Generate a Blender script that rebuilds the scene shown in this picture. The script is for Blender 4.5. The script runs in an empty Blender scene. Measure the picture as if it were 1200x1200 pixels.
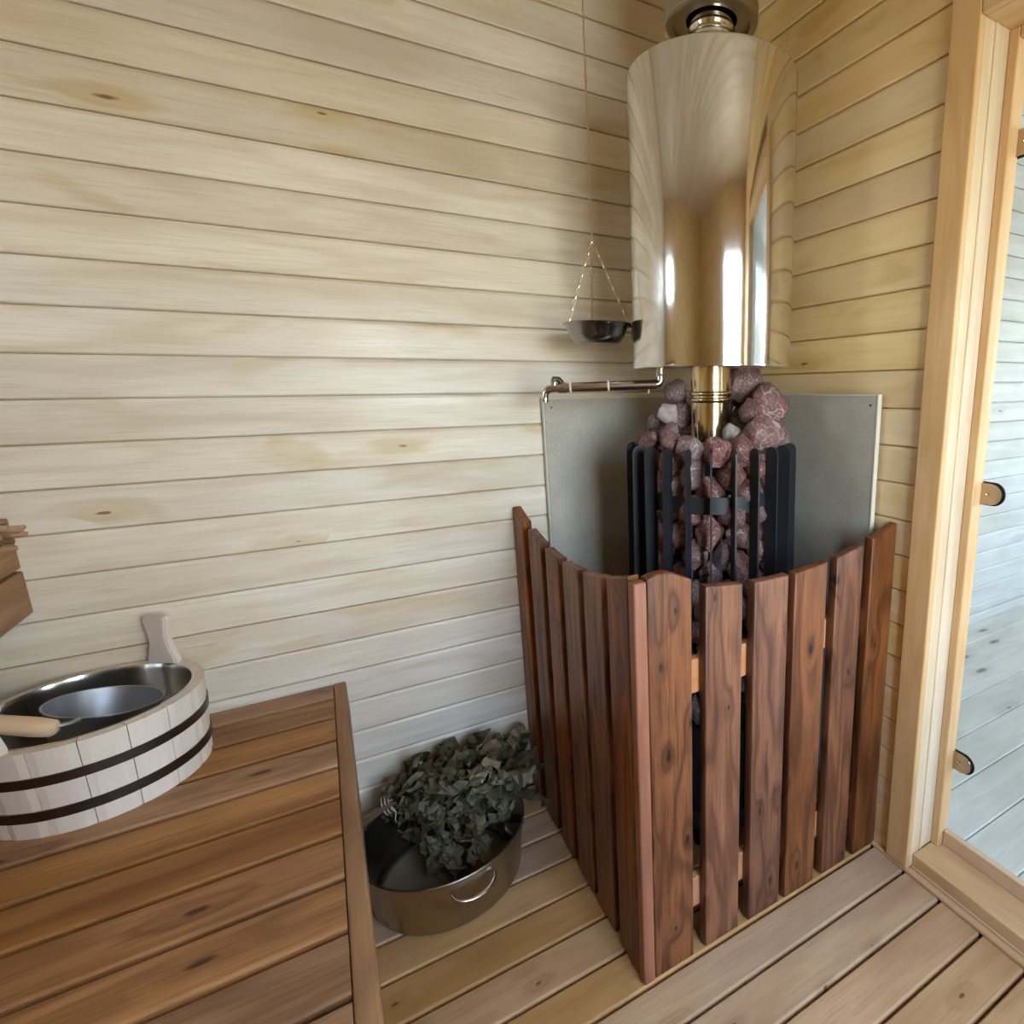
import bpy, bmesh, math, random
import numpy as np
from mathutils import Vector, Matrix, Euler

random.seed(11)
PI = math.pi
SC = bpy.context.scene
COL = SC.collection

# ------------------------------------------------------------------ camera
cam_d = bpy.data.cameras.new('camera')
cam = bpy.data.objects.new('camera', cam_d)
COL.objects.link(cam)
SC.camera = cam
CY, CX, CR = -0.5616, 1.3561, -0.0091
M = Matrix.Rotation(CY, 3, 'Z') @ Matrix.Rotation(CX, 3, 'X') @ Matrix.Rotation(CR, 3, 'Z')
cam.matrix_world = Matrix.Translation((-1.1557, -1.612, 1.235)) @ M.to_4x4()
cam_d.sensor_width = 36
cam_d.lens = 666.44 / 1200 * 36
cam_d.shift_x = -200 / 1200
cam_d.clip_start = 0.02

# ------------------------------------------------------------------ view
vs = SC.view_settings
vs.view_transform = 'Standard'
vs.look = 'None'
vs.gamma = 1
vs.use_curve_mapping = False
vs.exposure = 0.66
SC.cycles.max_bounces = 14
SC.cycles.diffuse_bounces = 8
SC.cycles.glossy_bounces = 6
SC.cycles.transparent_max_bounces = 12

# ------------------------------------------------------------------ daylight
W = bpy.data.worlds.new('world')
SC.world = W
W.use_nodes = True
nt = W.node_tree
nt.nodes.clear()
wo = nt.nodes.new('ShaderNodeOutputWorld')
bg = nt.nodes.new('ShaderNodeBackground')
tc = nt.nodes.new('ShaderNodeTexCoord')
sx = nt.nodes.new('ShaderNodeSeparateXYZ')
rp = nt.nodes.new('ShaderNodeValToRGB')
mr = nt.nodes.new('ShaderNodeMapRange')
nt.links.new(tc.outputs['Generated'], sx.inputs[0])
nt.links.new(sx.outputs['Z'], mr.inputs['Value'])
mr.inputs['From Min'].default_value = -1
mr.inputs['From Max'].default_value = 1
nt.links.new(mr.outputs[0], rp.inputs[0])
e = rp.color_ramp.elements
e[0].position = 0.0; e[0].color = (.34, .33, .29, 1)
e[1].position = 1.0; e[1].color = (.30, .45, .82, 1)
x_ = e.new(.485); x_.color = (.40, .39, .35, 1)
x_ = e.new(.515); x_.color = (.93, .97, 1.0, 1)
x_ = e.new(.62); x_.color = (.60, .72, .95, 1)
nt.links.new(rp.outputs[0], bg.inputs[0])
bg.inputs[1].default_value = 17.0
nt.links.new(bg.outputs[0], wo.inputs[0])


def portal(name, loc, rot, sx_, sy_):
    l = bpy.data.lights.new(name, 'AREA')
    l.shape = 'RECTANGLE'
    l.size = sx_
    l.size_y = sy_
    l.cycles.is_portal = True
    o = bpy.data.objects.new(name, l)
    o.location = loc
    o.rotation_euler = rot
    COL.objects.link(o)
    return o


ROOM_X0, ROOM_Y0, CEIL = -2.6, -2.3, 2.46
OUT_X1, OUT_Y0 = 4.6, -3.6
WIN = (-0.94, -0.16, 0.64, 1.88)       # sauna window in the wall behind the camera (x0, x1, z0, z1)
OWIN = (-2.6, -1.3, 0.8, 2.0)        # window of the next room, far wall (y0, y1, z0, z1)
OWIN2 = (2.3, 3.3, 0.8, 2.0)         # window of the next room, wall behind (x0, x1, z0, z1)
portal('daylight_window', ((WIN[0] + WIN[1]) / 2, ROOM_Y0 - .10, (WIN[2] + WIN[3]) / 2), (PI / 2, 0, 0), WIN[1] - WIN[0], WIN[3] - WIN[2])
SWIN = (-0.56, -0.16, 1.56, 1.92)       # small high window in the end wall (y0, y1, z0, z1)
portal('daylight_window_end', (ROOM_X0 - .10, (SWIN[0] + SWIN[1]) / 2, (SWIN[2] + SWIN[3]) / 2), (0, -PI / 2, 0), SWIN[3] - SWIN[2], SWIN[1] - SWIN[0])
portal('daylight_window_far', (OUT_X1 + .10, (OWIN[0] + OWIN[1]) / 2, (OWIN[2] + OWIN[3]) / 2), (0, PI / 2, 0), OWIN[3] - OWIN[2], OWIN[1] - OWIN[0])
portal('daylight_window_near', ((OWIN2[0] + OWIN2[1]) / 2, OUT_Y0 - .10, (OWIN2[2] + OWIN2[3]) / 2), (PI / 2, 0, 0), OWIN2[1] - OWIN2[0], OWIN2[3] - OWIN2[2])


# ------------------------------------------------------------------ colour
def s2l(c):
    return tuple(((v / 255) / 12.92 if v / 255 <= .04045 else ((v / 255 + .055) / 1.055) ** 2.4) for v in c)


def rgba(c):
    return (*s2l(c), 1)


class NB:
    """small node builder"""
    def __init__(s, name):
        s.m = bpy.data.materials.new(name)
        s.m.use_nodes = True
        s.t = s.m.node_tree
        s.t.nodes.clear()
        s.out = s.t.nodes.new('ShaderNodeOutputMaterial')

    def n(s, typ, **kw):
        nd = s.t.nodes.new('ShaderNode' + typ)
        for k, v in kw.items():
            setattr(nd, k, v)
        return nd

    def lk(s, a, b):
        s.t.links.new(a, b)

    def setin(s, nd, key, v):
        if hasattr(v, 'is_output'):
            s.lk(v, nd.inputs[key])
        else:
            nd.inputs[key].default_value = v

    def math(s, op, a, b=0.0, c=None, clamp=False):
        nd = s.n('Math', operation=op, use_clamp=clamp)
        s.setin(nd, 0, a)
        s.setin(nd, 1, b)
        if c is not None:
            s.setin(nd, 2, c)
        return nd.outputs[0]

    def noise(s, vec, scale, detail=3, rough=.5, dist=0.0):
        nd = s.n('TexNoise')
        s.lk(vec, nd.inputs['Vector'])
        nd.inputs['Scale'].default_value = scale
        nd.inputs['Detail'].default_value = detail
        nd.inputs['Roughness'].default_value = rough
        nd.inputs['Distortion'].default_value = dist
        return nd.outputs['Fac']

    def mapping(s, vec, scale=(1, 1, 1), loc=None):
        nd = s.n('Mapping')
        s.lk(vec, nd.inputs['Vector'])
        nd.inputs['Scale'].default_value = scale
        if loc is not None:
            s.setin(nd, 'Location', loc)
        return nd.outputs[0]

    def mrange(s, v, a, b, c=0.0, d=1.0, smooth=False):
        nd = s.n('MapRange')
        if smooth:
            nd.interpolation_type = 'SMOOTHSTEP'
        s.setin(nd, 'Value', v)
        nd.inputs['From Min'].default_value = a
        nd.inputs['From Max'].default_value = b
        nd.inputs['To Min'].default_value = c
        nd.inputs['To Max'].default_value = d
        return nd.outputs[0]

    def mix(s, f, a, b, blend='MIX'):
        nd = s.n('Mix', data_type='RGBA', blend_type=blend)
        s.setin(nd, 0, f)
        for k, v in ((6, a), (7, b)):
            if hasattr(v, 'is_output'):
                s.lk(v, nd.inputs[k])
            else:
                nd.inputs[k].default_value = v
        return nd.outputs[2]

    def bsdf(s, color, rough=.5, metal=0.0, normal=None, spec=None, coat=None):
        nd = s.n('BsdfPrincipled')
        s.setin(nd, 'Base Color', color)
        s.setin(nd, 'Roughness', rough)
        s.setin(nd, 'Metallic', metal)
        if spec is not None:
            nd.inputs['Specular IOR Level'].default_value = spec
        if coat is not None:
            nd.inputs['Coat Weight'].default_value = coat
            nd.inputs['Coat Roughness'].default_value = .25
        if normal is not None:
            s.lk(normal, nd.inputs['Normal'])
        s.lk(nd.outputs[0], s.out.inputs[0])
        return nd

    def bump(s, h, strength=.3, dist=.002):
        nd = s.n('Bump')
        nd.inputs['Strength'].default_value = strength
        nd.inputs['Distance'].default_value = dist
        s.lk(h, nd.inputs['Height'])
        return nd.outputs[0]


def wood(name, base, dark, light, knot=(70, 45, 30), stain=None, axis='X', ring=40, ringamt=.5, fine=.35,
         knots=1.0, rough=.5, tint=.12, bump=.25, spec=.3, coat=None, kscale=1.0, width='Z', kl=1.9, ks=1.0, kring=5.0):
    """sawn timber: long grain along `axis` of the object's own coordinates, different on every board"""
    b = NB(name)
    tcn = b.n('TexCoord')
    oi = b.n('ObjectInfo')
    rnd = oi.outputs['Random']
    off = b.n('CombineXYZ')
    b.lk(b.math('MULTIPLY', rnd, 47.3), off.inputs[0])
    b.lk(b.math('MULTIPLY', rnd, 91.7), off.inputs[1])
    b.lk(b.math('MULTIPLY', rnd, 63.1), off.inputs[2])
    add = b.n('VectorMath', operation='ADD')
    b.lk(tcn.outputs['Object'], add.inputs[0])
    b.lk(off.outputs[0], add.inputs[1])
    P = add.outputs[0]

    def sc(l, w):
        return {'X': (l, w, w), 'Y': (w, l, w), 'Z': (w, w, l)}[axis]
    # knots
    vor = b.n('TexVoronoi', feature='F1', voronoi_dimensions='2D')
    sp = b.n('SeparateXYZ')
    b.lk(P, sp.inputs[0])
    cb2 = b.n('CombineXYZ')
    b.lk(b.math('MULTIPLY', sp.outputs[axis], kl / kscale), cb2.inputs[0])
    b.lk(b.math('MULTIPLY', sp.outputs[width], 8.5 / kscale), cb2.inputs[1])
    b.lk(cb2.outputs[0], vor.inputs['Vector'])
    vor.inputs['Scale'].default_value = 1.0
    kd = vor.outputs['Distance']
    sepc = b.n('SeparateColor')
    b.lk(vor.outputs['Color'], sepc.inputs[0])
    has = b.mrange(sepc.outputs[0], 1 - .75 * knots, 1 - .75 * knots + .02)
    wob = b.noise(b.mapping(P, sc(14, 60)), 1.0, 3, .6)
    kd2 = b.math('ADD', kd, b.math('MULTIPLY', b.math('SUBTRACT', wob, .5), .12))
    kd3 = b.math('DIVIDE', kd2, b.mrange(sepc.outputs[1], 0, 1, .35 * ks, 1.15 * ks))
    kcore = b.math('MULTIPLY', b.mrange(kd3, .035, .10, 1, 0, True), has)
    khalo = b.math('MULTIPLY', b.mrange(kd2, .06, .30, 1, 0, True), has)
    # growth rings
    big = b.noise(b.mapping(P, sc(.9, 7)), 1.0, 3, .5, .3)
    ph = b.math('MULTIPLY', big, ring)
    ph = b.math('ADD', ph, b.math('MULTIPLY', khalo, kring))
    rg = b.math('SINE', ph)
    rg = b.mrange(rg, -1, 1)
    rg = b.math('POWER', rg, 2.2)
    # streaks and fine pores
    st = b.noise(b.mapping(P, sc(1.6, 26)), 1.0, 4, .6)
    fi = b.noise(b.mapping(P, sc(9, 230)), 1.0, 3, .7)
    cl = b.noise(b.mapping(P, sc(2.0, 4.5)), 1.0, 3, .6, .4)
    c = b.mix(b.mrange(st, .3, .72), rgba(light), rgba(base))
    c = b.mix(b.mrange(cl, .42, .75, 0, .55), c, rgba(dark))
    c = b.mix(b.math('MULTIPLY', rg, ringamt), c, rgba(dark))
    c = b.mix(b.mrange(fi, .48, .75, 0, fine), c, rgba(dark))
    if stain:
        sn = b.noise(b.mapping(P, sc(2.6, 9)), 1.0, 2, .5, .8)
        sf = b.math('ADD', b.mrange(sn, .60, .72, 0, .55, True), b.math('MULTIPLY', khalo, .75), clamp=True)
        c = b.mix(b.math('MULTIPLY', sf, .7), c, rgba(stain))
    else:
        c = b.mix(b.math('MULTIPLY', khalo, .35), c, rgba(dark))
    # dark short checks in the grain
    ck = b.noise(b.mapping(P, sc(5, 120)), 1.0, 2, .5)
    c = b.mix(b.mrange(ck, .73, .80, 0, .55 * min(1, knots + .2)), c, rgba(knot))
    c = b.mix(b.math('MULTIPLY', kcore, .85), c, rgba(knot))
    # board to board tone
    w2 = b.n('TexWhiteNoise', noise_dimensions='1D')
    b.lk(b.math('MULTIPLY', rnd, 313.7), w2.inputs['W'])
    v = b.mrange(w2.outputs['Value'], 0, 1, 1 - tint, 1 + tint)
    hsv = b.n('HueSaturation')
    b.lk(c, hsv.inputs['Color'])
    b.lk(v, hsv.inputs['Value'])
    s2 = b.n('TexWhiteNoise', noise_dimensions='1D')
    b.lk(b.math('MULTIPLY', rnd, 771.3), s2.inputs['W'])
    b.lk(b.mrange(s2.outputs['Value'], 0, 1, .86, 1.14), hsv.inputs['Saturation'])
    h = b.math('ADD', b.math('MULTIPLY', fi, .5), b.math('MULTIPLY', rg, -.3))
    h = b.math('ADD', h, b.math('MULTIPLY', kcore, -.6))
    ro = b.mrange(st, .3, .7, rough - .06, rough + .08)
    b.bsdf(hsv.outputs[0], ro, normal=b.bump(h, bump, .0012), spec=spec, coat=coat)
    return b.m


def metal(name, col, rough, bump=0.0, bscale=20, blotch=0.0, var=.04, stretch=(1, 1, 1), metallic=1.0):
    b = NB(name)
    tcn = b.n('TexCoord')
    P = b.mapping(tcn.outputs['Object'], stretch)
    n1 = b.noise(P, bscale, 3, .5)
    n2 = b.noise(P, bscale * .25, 4, .6)
    c = b.mix(b.mrange(n2, .4, .7, 0, blotch), rgba(col), rgba(tuple(v * .55 for v in col)))
    r = b.mrange(n1, .2, .8, max(.01, rough - var), rough + var)
    nm = b.bump(n1, bump, .001) if bump else None
    b.bsdf(c, r, metallic, normal=nm)
    return b.m


MAT = {}
MAT['linden'] = wood('linden_cladding', (224, 213, 193), (200, 180, 150), (236, 229, 214), knot=(122, 74, 52), stain=(196, 172, 118),
                     ring=38, ringamt=.34, fine=.5, knots=.32, ks=.55, kl=2.6, rough=.40, tint=.055, bump=.12, spec=.45)
MAT['linden_warm_lit'] = wood('linden_cladding_warm_lit', (226, 198, 148), (204, 170, 116), (236, 214, 168), knot=(96, 60, 36), stain=(190, 158, 96),  # same linden, yellowed to put the right wall's warm bounce light into its colour
                       axis='X', ring=30, ringamt=.25, fine=.25, knots=.10, ks=.5, rough=.48, tint=.05, bump=.12, spec=.35)
MAT['pine_frame'] = wood('pine_frame_vertical', (210, 172, 126), (184, 142, 96), (222, 190, 148), knot=(92, 56, 30), axis='Z',
                         ring=46, ringamt=.30, fine=.3, width='X', knots=.04, rough=.5, tint=.03, bump=.12)
MAT['pine_lit'] = wood('pine_jamb_lit', (216, 192, 158), (194, 166, 128), (228, 208, 178), knot=(92, 60, 40), axis='Z',  # pine copy made paler for the light falling on the jamb's inner face
                        ring=46, ringamt=.28, fine=.3, width='X', knots=.04, rough=.5, tint=.03, bump=.12)
MAT['pine_sill'] = wood('pine_sill', (208, 172, 128), (182, 142, 98), (222, 190, 148), knot=(92, 56, 30), axis='Y',
                        ring=40, ringamt=.28, fine=.3, width='Z', knots=.05, rough=.5, tint=.03, bump=.12)
MAT['floor'] = wood('larch_floor', (192, 150, 104), (146, 104, 66), (206, 170, 126), knot=(92, 60, 42), ring=26, ringamt=.2,
                    fine=.35, knots=.4, ks=.7, rough=.55, tint=.06, bump=.3, spec=.25, kscale=.8, width='Y', kl=4)
MAT['bench'] = wood('thermo_aspen_bench', (166, 120, 80), (104, 69, 44), (190, 146, 102), knot=(60, 34, 20), ring=30, ringamt=.42,
                    fine=.6, knots=.55, ks=.7, rough=.5, tint=.10, bump=.35, spec=.3, width='Y', kl=3)
MAT['bench_end'] = wood('thermo_aspen_end_board', (160, 114, 72), (112, 74, 44), (184, 140, 94), knot=(60, 34, 20), axis='Y', ring=44,
                        ringamt=.4, fine=.4, width='Z', knots=.3, rough=.5, tint=.05, bump=.35, spec=.3)
MAT['fence'] = wood('stained_pine_slat', (122, 68, 33), (60, 29, 14), (152, 92, 48), knot=(36, 18, 12), axis='Z', ring=62, ringamt=.6,
                    fine=.8, knots=.8, ks=.9, kring=4, rough=.40, tint=.16, bump=.7, spec=.4, width='X', kl=3.6, kscale=.75)
MAT['fence_post'] = wood('reddish_corner_batten', (150, 88, 56), (112, 62, 38), (172, 108, 72), knot=(90, 40, 26), axis='Z', ring=60,
                         ringamt=.25, fine=.35, width='X', knots=.05, rough=.42, tint=.02, bump=.3, spec=.4)
MAT['rail'] = wood('bare_pine_rail', (206, 150, 112), (176, 116, 80), (222, 172, 136), ring=40, ringamt=.3, knots=.1, rough=.6)
MAT['outer_floor'] = wood('pale_washed_floor', (214, 214, 206), (178, 174, 162), (228, 228, 222), knot=(112, 104, 88), ring=26, ringamt=.18,
                          fine=.35, knots=.6, rough=.45, tint=.04, bump=.2, kscale=1.3, width='Y', kl=3)
MAT['outer_wall'] = wood('pale_washed_cladding', (206, 206, 200), (176, 174, 164), (220, 222, 218), knot=(120, 108, 92), ring=30, ringamt=.18,
                         fine=.25, knots=.1, ks=.5, rough=.5, tint=.04, bump=.1)
MAT['bucket'] = wood('pale_bucket_stave', (226, 212, 198), (206, 190, 174), (236, 226, 214), knot=(150, 120, 96), axis='Z', ring=40, ringamt=.15,
                     fine=.25, width='X', knots=.02, rough=.5, tint=.025, bump=.1)
MAT['ladle_wood'] = wood('birch_ladle_handle', (212, 178, 136), (184, 146, 104), (226, 198, 160), axis='X', ring=60, ringamt=.25, knots=0.02, rough=.5)
MAT['steel'] = metal('polished_steel', (226, 226, 228), .10, bump=.03, bscale=9, var=.03, stretch=(1, 1, .35))
MAT['steel_pipe'] = metal('pipe_steel', (220, 202, 168), .16, bump=.02, bscale=14, var=.05)
MAT['steel_bowl'] = metal('brushed_bowl_steel', (160, 158, 154), .22, bump=.05, bscale=25, blotch=.5)
MAT['steel_pot'] = metal('dull_pot_steel', (176, 168, 154), .30, bump=.04, bscale=18, blotch=.25)
MAT['pot_bottom'] = metal('pot_bottom_steel', (158, 150, 126), .5, bump=.04, bscale=18, blotch=.3, metallic=.25)
MAT['steel_insert'] = metal('bucket_insert_steel', (212, 210, 208), .16, bump=.03, bscale=14, var=.04)
MAT['ladle_metal'] = metal('galvanised_ladle', (168, 172, 176), .48, bump=.05, bscale=30, blotch=.15)
MAT['hoop'] = metal('dark_steel_hoop', (112, 104, 98), .38, bump=.04, bscale=20, blotch=.6)
MAT['chrome'] = metal('nickel_fitting', (196, 190, 186), .20, var=.05)
MAT['chain'] = metal('pale_chain', (216, 196, 166), .35)
MAT['clamp'] = metal('satin_clamp', (190, 172, 148), .3)


def simple(name, col, rough=.5, spec=.4, metallic=0.0, noise=0.0, nscale=40, bump=0.0):
    b = NB(name)
    tcn = b.n('TexCoord')
    n1 = b.noise(tcn.outputs['Object'], nscale, 4, .6)
    c = b.mix(b.mrange(n1, .35, .7, 0, noise), rgba(col), rgba(tuple(v * .6 for v in col)))
    b.bsdf(c, rough, metallic, normal=b.bump(n1, bump, .001) if bump else None, spec=spec)
    return b.m


MAT['black'] = simple('black_powder_coat', (30, 32, 35), .48, .5, noise=.2, nscale=60, bump=.05)
MAT['dark'] = simple('dark_void', (22, 18, 15), .9, .1)
MAT['rubber'] = simple('black_rubber', (24, 22, 22), .6, .3)
MAT['edge'] = simple('pale_sheet_edge', (214, 208, 190), .5, .4, noise=.1)
MAT['backing'] = simple('wall_batten_timber', (128, 98, 60), .8, .1, noise=.2)
MAT['string'] = simple('white_string', (196, 190, 176), .8, .1, noise=.2)
MAT['plaster'] = simple('next_room_ceiling', (214, 212, 206), .7, .2, noise=.05)


def speckled():
    b = NB('grey_mineral_board')
    tcn = b.n('TexCoord')
    n1 = b.noise(tcn.outputs['Object'], 190, 2, .6)
    n2 = b.noise(tcn.outputs['Object'], 9, 5, .65)
    n3 = b.noise(tcn.outputs['Object'], 60, 4, .7)
    c = b.mix(b.mrange(n2, .3, .7), rgba((186, 180, 164)), rgba((166, 162, 148)))
    c = b.mix(b.mrange(n1, .54, .68, 0, .5), c, rgba((210, 208, 196)))
    c = b.mix(b.mrange(n3, .60, .72, 0, .35), c, rgba((122, 122, 114)))
    b.bsdf(c, .55, normal=b.bump(n3, .15, .001), spec=.35)
    return b.m


MAT['panel'] = speckled()


def stone_mat():
    b = NB('crimson_quartzite')
    tcn = b.n('TexCoord')
    oi = b.n('ObjectInfo')
    off = b.n('CombineXYZ')
    for i, k in enumerate((37.1, 53.9, 19.7)):
        b.lk(b.math('MULTIPLY', oi.outputs['Random'], k), off.inputs[i])
    add = b.n('VectorMath', operation='ADD')
    b.lk(tcn.outputs['Object'], add.inputs[0])
    b.lk(off.outputs[0], add.inputs[1])
    P = add.outputs[0]
    n1 = b.noise(P, 2.2, 6, .7)
    n2 = b.noise(P, 9, 5, .75)
    n3 = b.noise(P, .7, 2, .5, .4)
    c = b.mix(b.mrange(n1, .3, .7), rgba((126, 82, 74)), rgba((78, 50, 49)))
    c = b.mix(b.mrange(n2, .52, .64, 0, .75), c, rgba((176, 148, 140)))
    vein = b.math('ABSOLUTE', b.math('SUBTRACT', n3, .5))
    c = b.mix(b.mrange(vein, 0, .012, .40, 0), c, rgba((206, 190, 182)))
    hsv = b.n('HueSaturation')
    b.lk(c, hsv.inputs['Color'])
    w1 = b.n('TexWhiteNoise', noise_dimensions='1D')
    b.lk(b.math('MULTIPLY', oi.outputs['Random'], 517.3), w1.inputs['W'])
    b.lk(b.mrange(w1.outputs['Value'], 0, 1, .78, 1.25), hsv.inputs['Value'])
    w2 = b.n('TexWhiteNoise', noise_dimensions='1D')
    b.lk(b.math('MULTIPLY', oi.outputs['Random'], 217.3), w2.inputs['W'])
    b.lk(b.mrange(w2.outputs['Value'], 0, 1, .55, 1.15), hsv.inputs['Saturation'])
    b.bsdf(hsv.outputs[0], .62, normal=b.bump(b.math('ADD', n2, n1), .55, .002), spec=.35)
    return b.m


MAT['stone'] = stone_mat()


def pale_stone_mat():
    b = NB('pale_grey_quartz')
    tcn = b.n('TexCoord')
    n1 = b.noise(tcn.outputs['Object'], 2.2, 5, .65)
    n2 = b.noise(tcn.outputs['Object'], 9, 4, .7)
    c = b.mix(b.mrange(n1, .3, .7), rgba((176, 164, 154)), rgba((140, 124, 118)))
    c = b.mix(b.mrange(n2, .56, .7, 0, .5), c, rgba((214, 206, 198)))
    b.bsdf(c, .6, normal=b.bump(n2, .5, .002), spec=.35)
    return b.m


MAT['stone_pale'] = pale_stone_mat()


def leaf_mat():
    b = NB('dried_green_leaf')
    tcn = b.n('TexCoord')
    oi = b.n('ObjectInfo')
    n1 = b.noise(tcn.outputs['Object'], 60, 4, .6)
    w1 = b.n('TexWhiteNoise', noise_dimensions='1D')
    b.lk(b.math('MULTIPLY', oi.outputs['Random'], 517.3), w1.inputs['W'])
    f = b.mrange(w1.outputs['Value'], 0, 1)
    c = b.mix(f, rgba((116, 110, 82)), rgba((158, 150, 118)))
    c = b.mix(b.mrange(w1.outputs['Value'], .86, .9, 0, .8), c, rgba((176, 150, 116)))
    c = b.mix(b.mrange(n1, .35, .7, 0, .5), c, rgba((84, 80, 60)))
    b.bsdf(c, .7, normal=b.bump(n1, .5, .002), spec=.25)
    return b.m


MAT['leaf'] = leaf_mat()
MAT['twig'] = simple('dry_twig', (122, 98, 72), .7, .2, noise=.4, nscale=60)
MAT['twig_pale'] = simple('pale_peeled_twig', (188, 150, 120), .6, .3, noise=.35, nscale=60)


def glass_mat():
    b = NB('clear_door_glass')
    fr = b.n('Fresnel')
    fr.inputs[0].default_value = 1.5
    ge = b.n('NewGeometry')
    front = b.math('SUBTRACT', 1.0, ge.outputs['Backfacing'])
    tr = b.n('BsdfTransparent')
    tr.inputs[0].default_value = (.93, .965, .96, 1)
    gl = b.n('BsdfGlossy')
    gl.inputs['Roughness'].default_value = .0
    mx = b.n('MixShader')
    b.lk(b.math('MULTIPLY', fr.outputs[0], front), mx.inputs[0])
    b.lk(tr.outputs[0], mx.inputs[1])
    b.lk(gl.outputs[0], mx.inputs[2])
    b.lk(mx.outputs[0], b.out.inputs[0])
    return b.m


MAT['glass'] = glass_mat()


# ------------------------------------------------------------------ mesh helpers
def mesh_of(name, bm, mat, smooth=False, angle=None):
    me = bpy.data.meshes.new(name)
    bmesh.ops.recalc_face_normals(bm, faces=bm.faces[:])
    bm.to_mesh(me)
    bm.free()
    me.materials.append(MAT[mat] if isinstance(mat, str) else mat)
    if smooth or angle:
        for p in me.polygons:
            p.use_smooth = True
        if angle:
            me.set_sharp_from_angle(angle=math.radians(angle))
    return me


def link(name, me, parent=None, loc=(0, 0, 0), rot=(0, 0, 0), scale=(1, 1, 1)):
    o = bpy.data.objects.new(name, me)
    COL.objects.link(o)
    if parent is not None:
        o.parent = parent
    o.location = loc
    o.rotation_euler = rot
    o.scale = scale
    return o


def empty(name, loc=(0, 0, 0), rz=0.0):
    o = bpy.data.objects.new(name, None)
    o.empty_display_size = .05
    o.location = loc
    o.rotation_euler = (0, 0, rz)
    COL.objects.link(o)
    return o


def tag(o, label=None, cat=None, group=None, kind=None):
    if label: o['label'] = label
    if cat: o['category'] = cat
    if group: o['group'] = group
    if kind: o['kind'] = kind
    return o


def bm_box(bm, x0, x1, y0, y1, z0, z1, bev=0.0, seg=1):
    r = bmesh.ops.create_cube(bm, size=1.0)
    vs_ = r['verts']
    for v in vs_:
        v.co = Vector(((x0 + x1) / 2 + v.co.x * (x1 - x0), (y0 + y1) / 2 + v.co.y * (y1 - y0), (z0 + z1) / 2 + v.co.z * (z1 - z0)))
    if bev:
        es = {e_ for v in vs_ for e_ in v.link_edges}
        bmesh.ops.bevel(bm, geom=list(es), offset=bev, segments=seg, affect='EDGES', profile=.5)


def box(x0, x1, y0, y1, z0, z1, bev=0.0, seg=1):
    bm = bmesh.new()
    bm_box(bm, x0, x1, y0, y1, z0, z1, bev, seg)
    return bm


def lathe(bm, prof, n=64, closed=False, mtx=None):
    rings = []
    for r, z in prof:
        if r < 1e-6:
            rings.append([bm.verts.new((0, 0, z))])
        else:
            rings.append([bm.verts.new((r * math.cos(2 * PI * i / n), r * math.sin(2 * PI * i / n), z)) for i in range(n)])
    pairs = list(zip(rings[:-1], rings[1:]))
    if closed:
        pairs.append((rings[-1], rings[0]))
    for a, b in pairs:
        for i in range(n):
            j = (i + 1) % n
            if len(a) == 1 and len(b) == 1:
                continue
            if len(a) == 1:
                bm.faces.new((a[0], b[i], b[j]))
            elif len(b) == 1:
                bm.faces.new((a[i], a[j], b[0]))
            else:
                bm.faces.new((a[i], a[j], b[j], b[i]))
    if mtx is not None:
        bmesh.ops.transform(bm, matrix=mtx, verts=[v for r in rings for v in r])


def tube(bm, pts, r, n=10, caps=True, rads=None):
    pts = [Vector(p) for p in pts]
    rings = []
    up = Vector((0, 0, 1))
    prev = None
    for i, p in enumerate(pts):
        if i == 0:
            d = pts[1] - p
        elif i == len(pts) - 1:
            d = p - pts[i - 1]
        else:
            d = (pts[i + 1] - p).normalized() + (p - pts[i - 1]).normalized()
        d.normalize()
        if prev is None:
            a = up if abs(d.dot(up)) < .9 else Vector((1, 0, 0))
            u = d.cross(a).normalized()
        else:
            u = (prev - d * prev.dot(d)).normalized()
        prev = u
        v = d.cross(u)
        rr = rads[i] if rads else r
        rings.append([bm.verts.new(p + (u * math.cos(2 * PI * k / n) + v * math.sin(2 * PI * k / n)) * rr) for k in range(n)])
    for a, b in zip(rings[:-1], rings[1:]):
        for k in range(n):
            bm.faces.new((a[k], a[(k + 1) % n], b[(k + 1) % n], b[k]))
    if caps:
        bm.faces.new(rings[0][::-1])
        bm.faces.new(rings[-1])


def extrude_profile_x(bm, prof, x0, x1, nx=1):
    """prof: closed list of (y, z); extruded along x"""
    rings = []
    for i in range(nx + 1):
        x = x0 + (x1 - x0) * i / nx
        rings.append([bm.verts.new((x, y, z)) for y, z in prof])
    n = len(prof)
    for a, b in zip(rings[:-1], rings[1:]):
        for k in range(n):
            bm.faces.new((a[k], a[(k + 1) % n], b[(k + 1) % n], b[k]))
    bm.faces.new(rings[0][::-1])
    bm.faces.new(rings[-1])


# ================================================================== THE SETTING
PITCH = .088


def wall_plank_mesh(length, width=PITCH, thick=.014):
    """tongue and groove board: local x = length from 0, face at y = 0 looking to -y, z from 0 to width"""
    g = .0012
    bv = .0035
    prof = [(0, bv + g), (.0012, g + .0012), (.0035, g), (.011, g), (.011, 0.0), (thick, 0.0), (thick, width - .0005), (.011, width - .0005), (.011, width - g),
            (.0045, width - g), (.0030, width - g - .0018), (0, width - g - bv - .0035)]
    bm = bmesh.new()
    extrude_profile_x(bm, prof, 0, length)
    return bm


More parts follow.
